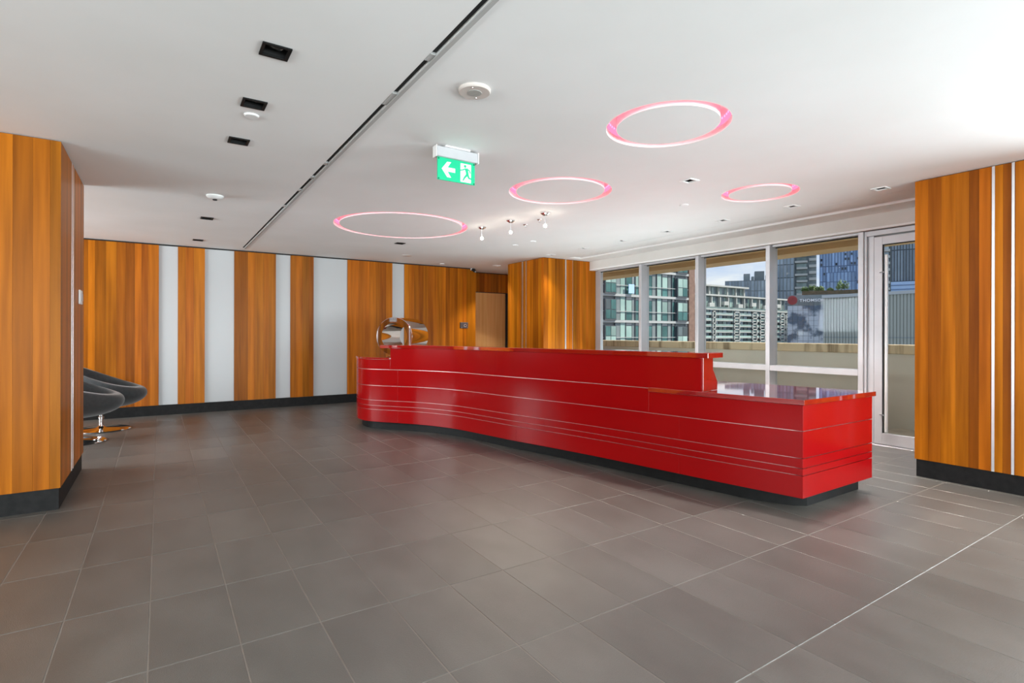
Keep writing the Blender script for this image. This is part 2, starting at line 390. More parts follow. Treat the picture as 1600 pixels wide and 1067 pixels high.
def window(idx, ya, yb, label, mull=0.055, rail=True):
    """fixed glazing from ya (far) to yb (near); the post at the near end belongs to it"""
    w = tag(empty('window_%d' % idx, (XG, yb, 0)), label, 'window', kind='structure')
    def bx(n, x0, y0, z0, x1, y1, z1, m=M_FRAME): return box(n, x0 - XG, y0 - yb, z0, x1 - XG, y1 - yb, z1, m, w, 0.002)
    bx('mullion', XF, yb - mull, 0.0, XO, yb, GT)
    bx('head_frame', XF + 0.05, yb, GT - 0.02, XO, ya, GT + 0.004)
    bx('sill_frame', XF, yb, 0.0, XO, ya, 0.07)
    bx('transom', XF, yb, 0.755, XO, ya, 0.825)
    box('pane', -0.004, 0.0, 0.825, 0.004, ya - yb, GT - 0.02, M_PANE, w)
    box('pane', -0.004, 0.0, 0.07, 0.004, ya - yb, 0.755, M_PANE, w)
    bx('glazing_bead', XG - 0.012, yb, 0.825, XG - 0.005, yb + 0.012, GT - 0.02, M_BLACK)
    bx('glazing_bead', XG - 0.012, yb, GT - 0.033, XG - 0.005, ya, GT - 0.02, M_BLACK)
    return w
w1 = window(1, 7.345, 6.285, 'window pane bay against the wood clad column')
box('jamb', -0.02, 1.06, 0.0, 0.045, 1.19, GT, M_FRAME, w1)
window(2, 6.23, 5.165, 'second window bay from the wood clad column')
window(3, 5.11, 4.058, 'window bay behind the end of the raised counter, showing the sky')
window(4, 4.0, 2.943, 'wide window bay beside the terrace door, showing a round red emblem')
# door frame and glass door
d1 = tag(empty('door_1', (6.70, 2.80, 0)), 'glazed terrace door with grey frame and tall pull bar', 'door', kind='structure')
def dbx(n, x0, y0, z0, x1, y1, z1, m=M_FRAME, par=d1): return box(n, x0 - 6.70, y0 - 2.80, z0, x1 - 6.70, y1 - 2.80, z1, m, par, 0.002)
dbx('jamb', XF + 0.02, 2.862, 0.0, XO, 2.888, 2.385); dbx('jamb', XF + 0.05, 2.80, 0.0, XO, 2.862, 2.36)
dbx('head_frame', XF + 0.02, 1.70, 2.33, XO, 2.862, 2.385)
dbx('stile', 6.69, 2.715, 0.012, 6.745, 2.797, 2.315); dbx('stile', 6.69, 1.78, 0.012, 6.745, 1.87, 2.315)
dbx('top_rail', 6.69, 1.87, 2.225, 6.745, 2.715, 2.315); dbx('bottom_rail', 6.69, 1.87, 0.012, 6.745, 2.715, 0.135)
dbx('pane', 6.714, 1.87, 0.135, 6.722, 2.715, 2.225, M_PANE)
dbx('bead', 6.702, 2.705, 0.135, 6.71, 2.715, 2.225, M_BLACK); dbx('bead', 6.702, 1.87, 2.215, 6.71, 2.715, 2.225, M_BLACK)
dbx('threshold', 6.62, 1.70, 0.0, XO, 2.888, 0.010, M_ALU)
hd = MB().cyl((-0.07, -0.15, 0.16), (-0.07, -0.15, 2.10), 0.016, 16).build('pull_bar', M_STEEL, d1, True)
for z in (0.34, 1.915): MB().cyl((-0.07, -0.15, z), (-0.01, -0.06, z), 0.007, 10).build('standoff', M_CHROME, hd, True)
# glazing that carries on past the pillar
window(5, 1.70, 0.55, 'window bay hidden behind the tall pillar'); window(6, 0.49, -0.75, 'window bay just past the tall pillar')
wside = tag(box('wall_right', 6.64, -5.0, 0.0, 6.86, -0.81, GT, M_PLAST), 'pale wall past the last window bay', 'wall', kind='structure')

# ================================================================== RECEPTION DESK
def catmull(pts, n=8):
    out = []
    for i in range(len(pts) - 1):
        p0 = Vector(pts[max(i - 1, 0)]); p1 = Vector(pts[i]); p2 = Vector(pts[i + 1]); p3 = Vector(pts[min(i + 2, len(pts) - 1)])
        for k in range(n):
            t = k / n
            out.append(0.5 * ((2 * p1) + (p2 - p0) * t + (2 * p0 - 5 * p1 + 4 * p2 - p3) * t * t + (3 * p1 - p0 - 3 * p2 + p3) * t ** 3))
    out.append(Vector(pts[-1])); return out
path = catmull(front_pts, 6)                         # runs from the near end to the far tip and round behind
def normals(pl):
    r = []
    for i in range(len(pl)):
        t = (pl[min(i + 1, len(pl) - 1)] - pl[max(i - 1, 0)]).normalized(); r.append(Vector((-t.y, t.x)))
    return r                                          # left of travel = outwards (towards the lobby)
pn_ = normals(path)
def idx_at_y(y):                                      # along the front only
    for i in range(len(path)):
        if path[i].y >= y: return i
    return len(path) - 1
def off(i, d): return path[i] + pn_[i] * d
def strip(i0, i1, z0, z1, d0, d1):
    """curved panel between path indices, from offset d0 (inner) to d1 (outer)"""
    mb = MB(); rows = []
    for i in range(i0, i1 + 1):
        a, b = off(i, d0), off(i, d1); k = len(mb.v)
        mb.v += [(a.x, a.y, z0), (b.x, b.y, z0), (b.x, b.y, z1), (a.x, a.y, z1)]; rows.append(k)
    for k, j in zip(rows, rows[1:]):
        for q in range(4): mb.f.append((k + q, k + (q + 1) % 4, j + (q + 1) % 4, j + q))
    mb.f.append((rows[0], rows[0] + 1, rows[0] + 2, rows[0] + 3)); e = rows[-1]; mb.f.append((e + 3, e + 2, e + 1, e))
    return mb
def split_path(ys):                                   # insert exact joints so that panels end where the photo ends them
    global path, pn_
    for y in ys:
        for i in range(len(path) - 1):
            if path[i].y < y < path[i + 1].y:
                t = (y - path[i].y) / (path[i + 1].y - path[i].y); path.insert(i + 1, path[i].lerp(path[i + 1], t)); break
    pn_ = normals(path)
split_path([2.695, 2.68, 2.87, 3.13, 4.3, 4.67, 4.95, 6.0, 6.42, 6.49, 6.56])
iE, iJ, iL, iN = idx_at_y(2.68), idx_at_y(3.13), idx_at_y(6.49), len(path) - 1
desk = tag(empty('reception_desk', (3.6, 4.6, 0)), 'long curved glossy red reception desk with a raised counter', 'desk')
desk_meshes = []
def dpart(mb, name, m, bevel=0.0, smooth=True):
    mb.v = [(x - 3.6, y - 4.6, z) for x, y, z in mb.v]
    o = mb.build(name, m, desk, smooth, bevel); return o
def joints(i0, i1, ys):
    k = [i0] + [idx_at_y(y) for y in ys if i0 < idx_at_y(y) < i1] + [i1]; return list(zip(k, k[1:]))
def panel_row(i0, i1, z0, z1, ys):
    for a, b in joints(i0, i1, ys):
        mb = strip(a, b, z0, z1, -0.016, 0.0); dpart(mb, 'front_panel', M_RED, 0.0016)
G = 0.0022
for z0, z1, ys in ((0.10, 0.2565, (2.87, 4.67, 6.42)), (0.2565, 0.307, (4.3, 6.0)), (0.307, 0.375, (4.3, 6.0)), (0.375, 0.562, (2.87, 4.67, 6.42))):
    panel_row(0, iN, z0 + G, z1 - G, ys)
panel_row(0, iJ, 0.562 + G, 0.742 - G, ()); panel_row(iJ, iN, 0.562 + G, 0.770 - G, (4.95, 6.42))
panel_row(iE, iL, 0.770 + G, 1.040, (4.95,)); panel_row(iL, iN, 0.770 + G, 0.899 - G, ())
# end panels at the near end
XE = 4.685
for z0, z1 in ((0.10, 0.2565), (0.2565, 0.307), (0.307, 0.375), (0.375, 0.562), (0.562, 0.742)):
    dpart(MB().box(3.676, 1.970, z0 + G, XE, 1.986, z1 - G), 'end_panel', M_RED, 0.0016, False)
back = [(3.62, 7.3), (3.74, 6.5), (3.93, 5.6), (4.08, 4.9), (4.24, 4.2), (4.43, 3.3), (4.55, 2.7), (XE - 0.012, 1.99)]
front_in = [tuple(off(i, -0.017)) for i in range(len(path))]
core = [(front_in[0][0] + 0.02, 1.987)] + front_in[1:-1] + [(x - 0.005, y) for x, y in back]
dpart(MB().prism(core, 0.10, 0.742), 'carcass', M_REVEAL)
dpart(strip(iE, iL, 0.742, 1.040, -0.15, -0.017), 'upstand', M_REVEAL, 0, False)
dpart(strip(iE, iL, 0.780, 1.038, -0.162, -0.1505), 'upstand_back', M_RED)
e0, e1 = off(iE, 0.0), off(iE, -0.162)                # near end of the upstand
t_ = (path[iE] - path[iE + 1]).normalized() * 0.012
dpart(MB().prism([tuple(e0), tuple(e1), tuple(e1 + t_), tuple(e0 + t_)], 0.7795, 1.040), 'upstand_end', M_REDTOP, 0.001, False)
nrm = (e1 - e0).normalized(); bk_ = MB()
prof = [(0.0, 0.7795), (0.075, 0.7795), (0.075, 0.845), (0.03, 0.905), (0.0, 0.945)]
bk_.quad_hull([(*(e1 + nrm * a), z) for a, z in prof], [(*(e1 + nrm * a + t_), z) for a, z in prof])
dpart(bk_, 'bracket', M_REDTOP, 0, False)
# raised counter top
jr0, jr1 = idx_at_y(2.68), idx_at_y(6.56)
st = strip(jr0, jr1, 1.0405, 1.080, -0.235, 0.018)
ext = [off(jr0, 0.018), off(jr0, -0.235)]; tt = (path[jr0] - path[jr0 + 1]).normalized() * 0.06
st.prism([tuple(ext[0]), tuple(ext[1]), tuple(ext[1] + tt), tuple(ext[0] + tt)], 1.0405, 1.080)
ex2 = [off(jr1, 0.018), off(jr1, -0.235)]; t2 = (path[jr1] - path[jr1 - 1]).normalized() * 0.03
st.prism([tuple(ex2[0]), tuple(ex2[1]), tuple(ex2[1] + t2), tuple(ex2[0] + t2)], 1.0405, 1.080)
dpart(st, 'counter_top', M_REDTOP, 0.002)
# worktop
wt = [(path[0].x - 0.012, 1.955)] + [tuple(off(i, 0.012)) for i in range(1, iJ + 1)] + [tuple(off(i, -0.03)) for i in range(iJ, idx_at_y(6.42))] \
     + [(3.70, 6.6), (3.95, 5.6), (4.10, 4.9), (4.26, 4.2), (4.45, 3.3), (4.57, 2.7), (XE + 0.03, 1.955)]
dpart(MB().prism(wt, 0.7425, 0.778), 'worktop', M_REDTOP, 0.002, False)
# far low end
iM = idx_at_y(6.42)
lb = [tuple(off(i, -0.017)) for i in range(iM, iN)] + [(3.60, 7.3), (3.70, 6.62)]
dpart(MB().prism(lb, 0.742, 0.899), 'far_carcass', M_REVEAL)
ls = [tuple(off(i, 0.010)) for i in range(iL, iN)] + [(3.625, 7.3), (3.72, 6.62)]
dpart(MB().prism(ls, 0.8995, 0.922), 'far_top', M_REDTOP, 0.002)
# recessed black plinth with a clipped corner
kk = [(3.80, 2.10), (3.87, 2.045), (4.63, 2.045), (4.64, 2.06)]
kick = [tuple(off(i, -0.075)) for i in range(idx_at_y(2.25), iN)] + [(3.54, 7.3), (3.66, 6.5), (3.85, 5.6), (4.0, 4.9), (4.16, 4.2), (4.35, 3.3), (4.5, 2.7)] + kk[::-1]
dpart(MB().prism(kick, 0.0, 0.10), 'plinth', M_BLACK)

# chrome tube standing on its side on the far end of the desk
tp = Vector((2.735, 7.16, 0.9225 + 0.266)); ax = Vector((0.70, 0.714, 0)).normalized()
tube = MB().lathe([(0.190, 0), (0.262, 0), (0.266, 0.004), (0.266, 0.646), (0.262, 0.65), (0.190, 0.65)], 96, (0, 0, 0), ax, closed=True).build('chrome_tube', M_CHROME, None, True)
tube.location = tp
tag(tube, 'thick polished chrome tube lying on the far end of the red desk', 'ornament')

# ================================================================== CEILING FIXTURES
def downlight(x, y, black, label, group, watts=0.0):
    t = tag(empty('downlight', (x, y, CEIL)), label, 'downlight', group)
    m = M_BLACK if black else M_WHITE
    o, i = (0.064, 0.050) if black else (0.060, 0.042)
    fr = MB()
    for a in ((-o, -o, o, -i), (-o, i, o, o), (-o, -i, -i, i), (i, -i, o, i)): fr.box(a[0], a[1], -0.007, a[2], a[3], 0.004)
    fr.build('trim', m, t)
    hs = MB(); q = 0.0605
    for a in ((-q, -q, q, -q + 0.003), (-q, q - 0.003, q, q), (-q, -q, -q + 0.003, q), (q - 0.003, -q, q, q)): hs.box(a[0], a[1], 0.005, a[2], a[3], 0.097)
    hs.box(-q, -q, 0.094, q, q, 0.098); hs.build('housing', M_DARK, t)
    ln = MB().lathe([(0.030, 0), (0.036, 0), (0.036, 0.03), (0.030, 0.03)], 24, (0.0, 0, 0.028), (0.25, 0.12, 1), closed=True).build('lamp_ring', M_CHROME, t, True)
    MB().lathe([(0.0005, 0), (0.029, 0), (0.029, 0.006), (0.0005, 0.006)], 24, (0.002, 0.001, 0.040), (0.25, 0.12, 1)).build('lens', M_LENS if watts else M_LENSOFF, ln, True)
    if watts:
        d = bpy.data.lights.new('downlight_beam', 'SPOT'); d.energy = watts; d.spot_size = R(95); d.spot_blend = 0.7; d.shadow_soft_size = 0.03; d.color = (1, 0.97, 0.92)
        l = bpy.data.objects.new('downlight_beam', d); C.objects.link(l); l.parent = t; l.location = (0, 0, -0.012)
    return t
M_LENS = emit_mat('lit_lens', (1, 0.95, 0.88), 0.9)
M_LENSOFF = mottled(mat('lens', (0.35, 0.35, 0.35), 0.15), (0.3, 0.3, 0.3), (0.4, 0.4, 0.4), 30)
lbl = ['black square downlight, largest and nearest of the row over the open floor', 'black square downlight just before the small white ceiling disc',
       'black square downlight third along the row over the open floor', 'black square downlight just past the white ceiling dome',
       'black square downlight nearest the striped wall', 'dark square downlight past the largest pink ring']
for (x, y), b in zip(DL_BLACK, lbl): downlight(x, y, True, b, 'black square downlights')
ordn = ['nearest the tall pillar', 'second from the tall pillar', 'third from the tall pillar', 'fourth from the tall pillar', 'fifth from the tall pillar',
        'sixth from the tall pillar', 'just before the wood clad column', 'past the wood clad column']
for (x, y), b in zip(DL_WHITE[:8], ordn): downlight(x, y, False, 'white square downlight in the window row, ' + b, 'white square downlights', 150 if y > 8 else (40 if y > 7 else 120))
downlight(*DL_WHITE[8], False, 'white square downlight alone between the three smaller pink rings', 'white square downlights', 120)

M_PINK = emit_mat('pink_led', (1.0, 0.06, 0.11), 4.5)
M_BEAD = emit_mat('pink_led_bead', (1.0, 0.40, 0.72), 1.2)
rl = ['round pink cove light nearest the viewer, above the open floor', 'round pink cove light beside the exit sign and three small spotlights',
      'largest round pink cove light, over the striped wall end', 'smallest round pink cove light, over the terrace door']
for (x, y, r), b in zip(RINGS, rl):
    t = tag(empty('ring_light', (x, y, CEIL)), b, 'cove light', 'round pink cove lights')
    MB().lathe([(r - 0.011, 0.040), (r - 0.0032, 0.040), (r - 0.0042, 0.083), (r - 0.011, 0.083)], 96, (0, 0, 0), closed=True).build('led_strip', M_PINK, t, True)
    bd = MB(); nb = int(2 * math.pi * r / 0.035)
    for k in range(nb):
        a = 2 * math.pi * k / nb; c_, s_ = math.cos(a), math.sin(a); rr = r - 0.013
        bd.box(rr * c_ - 0.004, rr * s_ - 0.004, 0.068, rr * c_ + 0.004, rr * s_ + 0.004, 0.080)
    tag(bd.build('led_beads', M_BEAD, t), kind='stuff')

M_BULB = emit_mat('lit_bulb', (1.0, 0.90, 0.75), 60.0)
for (x, y), b in zip(((3.349, 5.786), (3.432, 5.257), (3.539, 4.727)), ('small bare bulb spotlight nearest the largest pink ring', 'middle one of the three small bare bulb spotlights over the desk',
                                                                        'small bare bulb spotlight nearest the windows of the three over the desk')):
    t = tag(empty('stem_spotlight', (x, y, CEIL)), b, 'spotlight', 'small stem spotlights over the desk')
    MB().lathe([(0.052, 0), (0.052, -0.012), (0.020, -0.034), (0.006, -0.036)], 32).build('canopy', M_CHROME, t, True)
    MB().cyl((0, 0, -0.034), (0, 0, -0.10), 0.004, 10).build('stem', M_ALU, t, True)
    MB().cyl((0, 0, -0.094), (0, 0, -0.128), 0.008, 12).build('socket', M_ALU, t, True)
    MB().lathe([(0.004, -0.128), (0.014, -0.134), (0.019, -0.146), (0.014, -0.158), (0.003, -0.164)], 20).build('bulb', M_BULB, t, True)
    d = bpy.data.lights.new('bulb_light', 'SPOT'); d.energy = 26; d.spot_size = R(140); d.spot_blend = 0.5; d.color = (1, 0.88, 0.72); d.shadow_soft_size = 0.03
    l = bpy.data.objects.new('bulb_light', d); C.objects.link(l); l.parent = t; l.location = (0, 0, -0.19)

def disc(name, x, y, r, h, label, m=M_WHITE, group=None, hole=None):
    t = tag(MB().lathe([(r, 0), (r, -h * 0.5), (r * 0.86, -h), (0.002, -h)], 40).build(name, m, None, True), label, 'ceiling disc', group)
    t.location = (x, y, CEIL - 0.0002); return t
disc('sprinkler_cover', 0.467, 3.62, 0.042, 0.010, 'small white ceiling disc beside a black downlight', group='small ceiling discs')
dm = tag(empty('smoke_detector', (0.445, 5.93, CEIL)), 'white domed detector on the ceiling between black downlights', 'detector')
MB().lathe([(0.075, 0), (0.075, -0.012), (0.06, -0.028), (0.03, -0.036), (0.002, -0.037)], 40).build('dome', M_WHITE, dm, True)
MB().lathe([(0.022, -0.036), (0.018, -0.046), (0.002, -0.047)], 20).build('sensor', M_DARK, dm, True)
M_SPK = mottled(mat('speaker_cover', (0.60, 0.54, 0.50), 0.5), (0.57, 0.51, 0.47), (0.63, 0.57, 0.53), 8)
M_SPKC = mottled(mat('speaker_mesh', (0.36, 0.35, 0.32), 0.6), (0.33, 0.32, 0.30), (0.39, 0.38, 0.35), 50)
sp = tag(empty('ceiling_speaker', (1.437, 2.565, CEIL)), 'round beige ceiling speaker near the long dark slot', 'speaker')
MB().lathe([(0.088, 0), (0.088, -0.012), (0.083, -0.018), (0.002, -0.018)], 48).build('cover', M_SPK, sp, True)
MB().lathe([(0.040, -0.018), (0.038, -0.0205), (0.002, -0.0205)], 32).build('grille', M_SPKC, sp, True)
for a in (0.9, 4.04): MB().lathe([(0.005, -0.018), (0.004, -0.022), (0.0005, -0.022)], 12, (0.062 * math.cos(a), 0.062 * math.sin(a), 0)).build('screw', M_CHROME, sp, True)
for k, (x, y, b) in enumerate(((4.466, 6.716, 'small grey ceiling disc past the stem spotlights, farther one of two'), (4.494, 6.294, 'small grey ceiling disc past the stem spotlights, nearer one of two'),
                               (4.518, 3.65, 'small white ceiling disc near the smallest pink ring'), (3.521, 8.626, 'flat grey ceiling disc before the last wood panel'),
                               (4.497, 9.273, 'tiny ceiling disc close to the striped wall'))):
    disc('sprinkler_cover', x, y, 0.085 if k == 3 else 0.045, 0.010, b, M_SPK if k == 3 else M_WHITE, 'small ceiling discs')
for x, y, b in ((3.732, 5.388, 'tiny chrome sprinkler between two stem spotlights'), (3.701, 5.055, 'tiny chrome sprinkler beside the last stem spotlight')):
    t = tag(empty('sprinkler', (x, y, CEIL)), b, 'sprinkler', 'tiny sprinklers')
    MB().lathe([(0.028, 0), (0.024, -0.006), (0.008, -0.008)], 20).build('flange', M_CHROME, t, True)
    MB().cyl((0, 0, -0.006), (0, 0, -0.03), 0.005, 8).build('nozzle', M_ALU, t, True)
    MB().lathe([(0.014, -0.030), (0.014, -0.033), (0.001, -0.033)], 12).build('deflector', M_ALU, t, True)

# exit sign
M_GREEN = mottled(mat('sign_green', (0.0, 0.42, 0.20), 0.35, emit=(0.0, 0.55, 0.27), estr=0.22), (0.0, 0.40, 0.19), (0.0, 0.44, 0.21), 3)
M_SIGNW = mat('sign_white', (0.85, 0.90, 0.86), 0.4, emit=(0.85, 0.95, 0.90), estr=0.2)
mottled(M_SIGNW, (0.84, 0.89, 0.85), (0.86, 0.91, 0.87), 3)
ex = tag(empty('exit_sign', (1.786, 3.455, CEIL)), 'green hanging exit sign with white arrow and running figure', 'sign')
box('mounting_plate', -0.10, -0.03, -0.012, 0.10, 0.06, 0.0, M_WHITE, ex, 0.002)
hsg = box('housing', -0.165, -0.026, -0.085, 0.165, 0.030, -0.012, M_FRAME, ex, 0.004)
box('end_cap', -0.171, -0.029, -0.09, -0.165, 0.033, -0.009, M_WHITE, ex, 0.001); box('end_cap', 0.165, -0.029, -0.09, 0.171, 0.033, -0.009, M_WHITE, ex, 0.001)
box('blade', -0.150, -0.004, -0.243, 0.150, 0.004, -0.085, M_GREEN, ex)
def flat(name, polys, m, face):
    mb = MB()
    for (poly, lift) in polys:
        y0 = face * (0.0042); y1 = face * (0.0042 + lift)
        lo = [(x, y0, z) for x, z in poly]; hi = [(x, y1, z) for x, z in poly]; mb.quad_hull(lo, hi)
    return mb.build(name, m, ex)
def limb(a, b, w0, w1):
    a = Vector(a); b = Vector(b); t = (b - a).normalized(); n = Vector((-t.y, t.x))
    return [tuple(a + n * w0), tuple(a - n * w0), tuple(b - n * w1), tuple(b + n * w1)]
arrow = [(-0.118, -0.163), (-0.075, -0.108), (-0.044, -0.108), (-0.072, -0.148), (-0.012, -0.148), (-0.012, -0.178), (-0.072, -0.178), (-0.044, -0.218), (-0.075, -0.218)]
cx_, cz_ = 0.075, -0.165
circ = lambda x, z, r: [(x + r * math.cos(2 * math.pi * k / 16), z + r * math.sin(2 * math.pi * k / 16)) for k in range(16)]
man = [circ(cx_ - 0.006, cz_ + 0.048, 0.0105), limb((cx_ + 0.004, cz_ + 0.034), (cx_ + 0.014, cz_ - 0.012), 0.013, 0.010),
       limb((cx_ + 0.000, cz_ + 0.032), (cx_ - 0.028, cz_ + 0.018), 0.005, 0.004), limb((cx_ - 0.028, cz_ + 0.019), (cx_ - 0.050, cz_ + 0.012), 0.0045, 0.004),
       limb((cx_ + 0.006, cz_ + 0.032), (cx_ + 0.030, cz_ + 0.022), 0.005, 0.004), limb((cx_ + 0.029, cz_ + 0.023), (cx_ + 0.038, cz_ + 0.002), 0.0045, 0.004),
       limb((cx_ + 0.012, cz_ - 0.008), (cx_ - 0.008, cz_ - 0.032), 0.009, 0.0065), limb((cx_ - 0.007, cz_ - 0.028), (cx_ - 0.024, cz_ - 0.058), 0.0065, 0.0045),
       limb((cx_ + 0.014, cz_ - 0.008), (cx_ + 0.026, cz_ - 0.036), 0.009, 0.0065), limb((cx_ + 0.024, cz_ - 0.034), (cx_ + 0.056, cz_ - 0.040), 0.006, 0.0045)]
for fc in (-1, 1):
    flat('arrow', [(arrow, 0.0006)], M_SIGNW, fc)
    flat('doorway', [([(cx_ - 0.043, cz_ - 0.068), (cx_ + 0.043, cz_ - 0.068), (cx_ + 0.043, cz_ + 0.066), (cx_ - 0.043, cz_ + 0.066)], 0.0006)], M_SIGNW, fc)
    flat('running_figure', [(p, 0.0012 + 0.00003 * k) for k, p in enumerate(man)], M_GREEN, fc)
for x in (-0.142, 0.142):
    for z in (-0.235, -0.094): MB().cyl((x, -0.0065, z), (x, 0.0065, z), 0.0042, 10).build('fixing', M_BLACK, ex, True)

# security camera at the top of the wall, wall plate and switch
sc = tag(empty('security_camera', (5.30, YB - 0.033, 2.535)), 'small black and white security camera high on the wood wall', 'camera')
box('bracket', -0.025, -0.03, -0.02, 0.025, 0.0, 0.02, M_WHITE, sc, 0.003)
bdv = MB().cyl((0.0, -0.025, -0.005), (0.03, -0.10, -0.05), 0.026, 20).build('camera_body', M_BLACK, sc, True)
MB().cyl((0.03, -0.10, -0.05), (0.031, -0.105, -0.053), 0.018, 20).build('lens', M_LENSOFF, sc, True)
pl = tag(empty('wall_plate', (5.13, YB - 0.032, 1.397)), 'dark metal control plate on the last wood panel', 'wall plate')
box('plate', -0.086, -0.012, -0.060, 0.086, 0.0, 0.060, mottled(mat('plate_grey', (0.10, 0.095, 0.10), 0.35, 0.6), (0.09, 0.085, 0.09), (0.12, 0.11, 0.12), 9), pl, 0.003)
MB().lathe([(0.022, 0), (0.030, 0), (0.030, 0.006), (0.022, 0.006)], 24, (0.02, -0.012, -0.005), (0, -1, 0), closed=True).build('key_ring', M_ALU, pl, True)
box('edge_strip', -0.096, -0.012, -0.060, -0.086, 0.0, 0.060, M_BLACK, pl)
for x, z in ((-0.06, -0.05), (0.06, -0.05)): MB().cyl((x, -0.012, z), (x, -0.014, z), 0.005, 10).build('screw', M_ALU, pl, True)
sw = tag(empty('light_switch', (PX + 0.002, 5.85, 1.53)), 'white switch plate on the side of the broad pillar', 'switch')
box('plate', 0.0, -0.075, -0.060, 0.014, 0.075, 0.060, M_WHITE, sw, 0.003)
for y in (-0.045, 0.0, 0.045): box('rocker', 0.014, y - 0.016, -0.032, 0.019, y + 0.016, 0.032, M_FRAME, sw, 0.002)

# ================================================================== LOUNGE CHAIRS
def lounge_chair():
    t = empty('lounge_chair')
    # shell: bowl tilted back, front lip low (+x), back high (-x); profile swept over angle with two skins
    n, k = 56, 10; mb = MB(); ring = []; bot = Vector((-0.02, 0, 0.272)); seat = Vector((0.02, 0, 0.40))
    for i in range(n):
        a = 2 * math.pi * i / n; c_, s_ = math.cos(a), math.sin(a)
        rx = (0.47 if c_ > 0 else 0.46) * c_; ry = 0.345 * s_
        zeq = 0.50 - 0.045 * c_; hu = 0.15 - 0.105 * c_ + 0.03 * c_ * c_; col_ = []
        for q in range(k + 1):                        # underside up to the widest line
            ph = math.pi / 2 * (q / k); e = math.sin(ph) ** 0.9
            col_.append(Vector((bot.x + (rx - bot.x) * e, ry * e, zeq - (zeq - bot.z) * math.cos(ph))))
        for q in range(1, 7):                         # from there up to the rim, drawing in a little
            t_u = q / 6; col_.append(Vector((rx * (1 - 0.16 * t_u ** 2), ry * (1 - 0.13 * t_u ** 2), zeq + hu * math.sin(t_u * math.pi / 2))))
        top = col_[-1]; inn = Vector((top.x * 0.86, top.y * 0.86, top.z - 0.012))
        col_.append(Vector((top.x * 0.94, top.y * 0.94, top.z + 0.008)))
        for q in range(0, k + 1):                     # inner skin down to the seat
            u = q / k; e = math.cos(u * math.pi / 2); z = math.sin(u * math.pi / 2)
            col_.append(Vector((seat.x + (inn.x - seat.x) * e, seat.y + (inn.y - seat.y) * e, inn.z + (seat.z - inn.z) * z)))
        b = len(mb.v); mb.v += [tuple(p) for p in col_]; ring.append((b, len(col_)))
    for i in range(n):
        b0, ln = ring[i]; b1 = ring[(i + 1) % n][0]
        for q in range(ln - 1): mb.f.append((b0 + q, b1 + q, b1 + q + 1, b0 + q + 1))
    sh = mb.build('shell', M_FELT, t, False)
    for p in sh.data.polygons: p.use_smooth = True
    MB().cyl((-0.02, 0, 0.03), (-0.02, 0, 0.29), 0.026, 20, 0.020).build('column', M_CHROME, t, True)
    MB().lathe([(0.31, 0.0), (0.315, 0.006), (0.305, 0.014), (0.06, 0.026), (0.028, 0.05), (0.026, 0.06)], 64, (-0.02, 0, 0)).build('base', M_CHROME, t, True)
    MB().lathe([(0.031, 0.145), (0.031, 0.165), (0.027, 0.17)], 20, (-0.02, 0, 0)).build('collar', M_CHROME, t, True)
    return t
c1 = lounge_chair(); c1.location = (-0.599, 8.534, 0); c1.rotation_euler.z = R(-12)
tag(c1, 'charcoal shell lounge chair on a full chrome disc base, nearer the striped wall', 'chair', 'charcoal lounge chairs')
c2 = copy_tree(c1); c2.location = (-0.80, 7.70, 0); c2.rotation_euler.z = R(-14)
tag(c2, 'charcoal shell lounge chair half hidden behind the broad pillar', 'chair', 'charcoal lounge chairs')

# ================================================================== TERRACE
ter = tag(box('terrace_floor', 6.86, -9.0, -0.20, 8.28, 14.0, -0.03, M_PAVE), 'narrow paved terrace outside the windows', 'terrace', kind='structure')
par = tag(box('wall_parapet', 8.27, -9.0, -0.20, 8.62, 14.0, 0.965, M_CONC), 'pale concrete parapet wall outside the windows', 'parapet', kind='structure')
box('cap', 8.20, -9.0, 0.965, 8.70, 14.0, 1.088, M_CAP, par, 0.01)
ovh = tag(box('roof_overhang', 6.87, -9.0, 2.566, 8.67, 14.0, 2.95, M_SOFF), 'tan concrete overhang above the terrace', 'overhang', kind='structure')
box('edge_beam', 8.20, -9.0, 2.481, 8.67, 14.0, 2.5655, M_SOFF, ovh)

# ================================================================== CITY BEYOND THE TERRACE
M_SLABW = mottled(mat('pale_slab_edge', (0.42, 0.43, 0.42), 0.7), (0.38, 0.39, 0.38), (0.46, 0.47, 0.46), 0.4)
M_PWHITE = mottled(mat('white_render', (0.55, 0.56, 0.54), 0.7), (0.40, 0.41, 0.385), (0.48, 0.49, 0.46), 0.2)
M_PGREY = mottled(mat('grey_spandrel', (0.13, 0.15, 0.15), 0.4), (0.17, 0.20, 0.20), (0.22, 0.25, 0.25), 0.6, rnd=0.2)
M_GTEAL = mottled(mat('teal_glass', (0.06, 0.15, 0.14), 0.12), (0.035, 0.095, 0.090), (0.085, 0.20, 0.185), 0.5, rnd=0.35)
M_GPALE = mottled(mat('curtained_glass', (0.33, 0.47, 0.42), 0.15), (0.25, 0.37, 0.33), (0.36, 0.48, 0.43), 0.5, rnd=0.25)
M_GDARK = mottled(mat('dark_glass', (0.05, 0.07, 0.075), 0.12), (0.07, 0.09, 0.095), (0.15, 0.18, 0.18), 0.3, rnd=0.4)
M_GGREEN = mottled(mat('green_grey_glass', (0.15, 0.21, 0.20), 0.15), (0.17, 0.23, 0.22), (0.31, 0.39, 0.36), 0.3, rnd=0.3)
M_GBLUE = mottled(mat('blue_glass', (0.12, 0.21, 0.37), 0.12), (0.27, 0.41, 0.62), (0.42, 0.57, 0.78), 0.08, rnd=0.30)
M_GGREY = mottled(mat('blue_grey_glass', (0.17, 0.22, 0.27), 0.15), (0.26, 0.32, 0.37), (0.38, 0.45, 0.50), 0.1, rnd=0.25)
